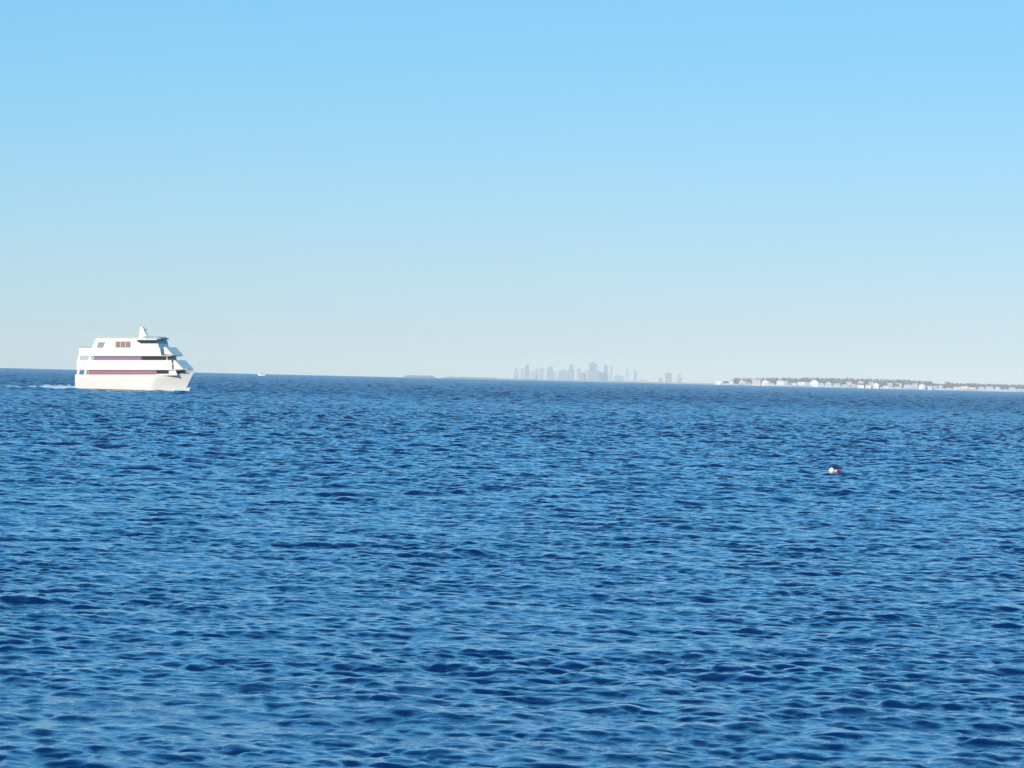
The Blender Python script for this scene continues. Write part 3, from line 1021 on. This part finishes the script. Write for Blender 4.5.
TOWERS = [
    ('city_tower', 'slim hazy grey tower, leftmost of the far city skyline', 516, 4.6, 368.3, 0, 'setback', 100),
    ('city_tower', 'pale narrow tower between the two leftmost dark towers of the skyline', 522.6, 3.6, 368.2, 2, 'slab', 300),
    ('city_tower', 'narrow dark grey tower, tallest of the left end of the skyline', 527, 3.4, 364.6, 3, 'slab', -200),
    ('city_tower', 'thin tower with a spire left of the pale twin block', 536.4, 2.8, 365.8, 0, 'spire', 0),
    ('city_tower', 'pale squat tower right beside the thin spire', 541.4, 4.4, 368.6, 2, 'slab', 200),
    ('city_tower', 'broad blue grey tower with a domed top left of centre in the skyline', 550.4, 7.6, 366.2, 1, 'setback', -300),
    ('city_tower', 'low wide hazy green grey block between the broad tower and the notched one', 563.6, 8.4, 370.0, 0, 'slab', 250),
    ('city_tower', 'tall blue grey tower with a narrow crown at mid skyline', 571.2, 6.0, 364.2, 1, 'setback', -100),
    ('city_tower', 'small grey block just right of the mid skyline tower', 578.6, 4.0, 368.4, 0, 'slab', 300),
    ('city_tower', 'faint pale block left of the tallest tower', 586.4, 4.2, 370.2, 2, 'slab', 400),
    ('city_tower', 'tallest and widest blue glass tower of the far skyline', 592.8, 8.2, 362.4, 1, 'wedge', -500),
    ('city_tower', 'stepped blue grey tower right of the tallest one', 603.6, 8.2, 365.2, 1, 'stepped', -300),
    ('city_tower', 'thin solitary grey tower right of the stepped tower', 611, 2.2, 365.2, 0, 'slab', 100),
    ('city_tower', 'long low hazy block right of the thin solitary tower', 619, 9.6, 376.0, 2, 'low', 0),
    ('city_tower', 'faint small tower above the right end of the low block', 627, 2.8, 369.8, 2, 'slab', 500),
    ('city_tower', 'very thin leaning looking tower with a spire near the skyline right end', 635.2, 2.6, 368.6, 0, 'spire', 100),
    ('city_tower', 'detached square grey tower, taller of the pair right of the skyline', 668.3, 5.8, 372.8, 3, 'slab', -200),
    ('city_tower', 'detached smaller grey tower, right of the square one', 679.4, 4.6, 374.2, 0, 'setback', 0),
    ('city_tower', 'low hazy block between the narrow dark tower and the thin spire', 532.2, 5.0, 372.0, 2, 'low', 350),
    ('city_tower', 'low pale block filling the gap left of the wide green grey block', 556.6, 5.6, 372.6, 2, 'low', 450),
    ('city_tower', 'low blue block joining the small grey block and the faint pale one', 582.6, 4.6, 373.4, 1, 'low', 500),
    ('city_tower', 'mid height blue block wedged behind the tallest tower and the stepped one', 598.4, 4.8, 370.6, 1, 'slab', 350),
    ('city_tower', 'low pale block at the foot of the thin solitary tower', 608.6, 5.4, 374.4, 2, 'low', 400),
    ('city_tower', 'lowest faint block right of the thin spire at the skyline end', 644, 9.0, 379.6, 2, 'low', 500),
    ('city_tower', 'low block left of the detached square grey tower', 660.5, 3.2, 378.5, 0, 'low', 0),
]
for t in TOWERS:
    tower(*t)

# ------------------------------------------------------------------ air
HALF, BOT, TOP = 33000.0, -76.0, 135.0
bm = bmesh.new()
add_box(bm, -HALF, HALF, -HALF, HALF, BOT, TOP)
M_HAZE = bpy.data.materials.new('haze_air'); M_HAZE.use_nodes = True
nt = M_HAZE.node_tree
nt.nodes.remove(nt.nodes['Principled BSDF'])
pv = nt.nodes.new('ShaderNodeVolumePrincipled')
pv.inputs['Color'].default_value = (0.88, 0.935, 0.92, 1)
pv.inputs['Density'].default_value = 0.000042
pv.inputs['Anisotropy'].default_value = -0.34
nt.links.new(pv.outputs[0], nt.nodes['Material Output'].inputs['Volume'])
hz = obj('haze', bm, M_HAZE)
tag(hz, kind='stuff')

# ------------------------------------------------------------------ sky and sun
SUN_EL, SUN_AZ = 20.0, 203.0
SKY_GRADE = ((0.58, 1.12), (0.765, 0.58), (1.06, 0.6))
w = bpy.data.worlds.new('World'); scene.world = w; w.use_nodes = True
nt = w.node_tree
bg = nt.nodes['Background']
sky = nt.nodes.new('ShaderNodeTexSky')
sky.sky_type = 'NISHITA'; sky.sun_disc = False
sky.sun_elevation = math.radians(SUN_EL); sky.sun_rotation = math.radians(SUN_AZ)
sky.air_density = 1.0; sky.dust_density = 0.0; sky.ozone_density = 3.0
# white balance and contrast of the camera, channel by channel
sp = nt.nodes.new('ShaderNodeSeparateColor'); cb = nt.nodes.new('ShaderNodeCombineColor')
nt.links.new(sky.outputs[0], sp.inputs[0])
for ch, (gain, power) in enumerate(SKY_GRADE):
    pw = nt.nodes.new('ShaderNodeMath'); pw.operation = 'POWER'; pw.inputs[1].default_value = power
    ml = nt.nodes.new('ShaderNodeMath'); ml.operation = 'MULTIPLY'; ml.inputs[1].default_value = gain * 10 ** (1 - power)
    nt.links.new(sp.outputs[ch], pw.inputs[0]); nt.links.new(pw.outputs[0], ml.inputs[0]); nt.links.new(ml.outputs[0], cb.inputs[ch])
# faint streaks of far cloud lying low over the horizon
tc = nt.nodes.new('ShaderNodeTexCoord')
mp = nt.nodes.new('ShaderNodeMapping'); mp.inputs['Scale'].default_value = (7, 7, 420)
nz = nt.nodes.new('ShaderNodeTexNoise'); nz.inputs['Scale'].default_value = 1.0; nz.inputs['Detail'].default_value = 4
nt.links.new(tc.outputs['Generated'], mp.inputs['Vector']); nt.links.new(mp.outputs[0], nz.inputs['Vector'])
m1 = nt.nodes.new('ShaderNodeMapRange'); m1.inputs['From Min'].default_value = 0.5; m1.inputs['From Max'].default_value = 0.72
nt.links.new(nz.outputs['Fac'], m1.inputs['Value'])
sx = nt.nodes.new('ShaderNodeSeparateXYZ'); nt.links.new(tc.outputs['Generated'], sx.inputs[0])
m2 = nt.nodes.new('ShaderNodeMapRange')
m2.inputs['From Min'].default_value = 0.02; m2.inputs['From Max'].default_value = 0.008
m2.inputs['To Min'].default_value = 0.0; m2.inputs['To Max'].default_value = 0.16
nt.links.new(sx.outputs[2], m2.inputs['Value'])
mm = nt.nodes.new('ShaderNodeMath'); mm.operation = 'MULTIPLY'
nt.links.new(m1.outputs[0], mm.inputs[0]); nt.links.new(m2.outputs[0], mm.inputs[1])
cl = nt.nodes.new('ShaderNodeMix'); cl.data_type = 'RGBA'
cl.inputs[7].default_value = (3.6, 5.4, 6.6, 1)
nt.links.new(mm.outputs[0], cl.inputs[0]); nt.links.new(cb.outputs[0], cl.inputs[6])
# sky light added for brighter water reflections, some ten to twenty five degrees up
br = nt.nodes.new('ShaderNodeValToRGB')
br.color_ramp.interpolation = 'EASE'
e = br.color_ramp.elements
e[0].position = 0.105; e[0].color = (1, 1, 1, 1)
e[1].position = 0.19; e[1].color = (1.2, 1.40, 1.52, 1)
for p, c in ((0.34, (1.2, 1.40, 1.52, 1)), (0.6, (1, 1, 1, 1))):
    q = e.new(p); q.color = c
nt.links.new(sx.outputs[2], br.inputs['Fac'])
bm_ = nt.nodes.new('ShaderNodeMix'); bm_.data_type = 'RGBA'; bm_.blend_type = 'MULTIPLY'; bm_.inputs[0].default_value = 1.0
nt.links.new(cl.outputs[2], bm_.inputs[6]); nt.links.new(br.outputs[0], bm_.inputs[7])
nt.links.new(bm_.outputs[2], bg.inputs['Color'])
bg.inputs['Strength'].default_value = 0.1

sun = bpy.data.lights.new('sun', 'SUN')
sun.energy = 3.9
sun.angle = math.radians(0.53)
sun.color = (1.0, 0.90, 0.76)
so = bpy.data.objects.new('sun', sun); COL.objects.link(so)
sd = Vector((math.sin(math.radians(SUN_AZ)) * math.cos(math.radians(SUN_EL)),
             math.cos(math.radians(SUN_AZ)) * math.cos(math.radians(SUN_EL)), math.sin(math.radians(SUN_EL))))
so.rotation_euler = sd.to_track_quat('Z', 'Y').to_euler()

# ------------------------------------------------------------------ camera
cam = bpy.data.cameras.new('camera')
co = bpy.data.objects.new('camera', cam); COL.objects.link(co)
cam.sensor_width = 36.0
cam.lens = FPX / 1024.0 * 36.0
cam.clip_start = 0.5; cam.clip_end = 120000.0
roll = math.atan(0.0236)
pitch = (384.0 - (380.05 - HORIZON_DIP)) / FPX
co.location = (0, 0, EYE)
co.rotation_euler = (Matrix.Rotation(PI / 2 - pitch, 3, 'X') @ Matrix.Rotation(roll, 3, 'Z')).to_euler()
scene.camera = co

scene.render.engine = 'CYCLES'
cy = scene.cycles
cy.max_bounces = 6; cy.diffuse_bounces = 2; cy.glossy_bounces = 3; cy.transmission_bounces = 2; cy.volume_bounces = 0
cy.use_denoising = True
scene.view_settings.view_transform = 'Standard'
scene.view_settings.look = 'None'
scene.view_settings.gamma = 1.0
scene.view_settings.exposure = 0.0
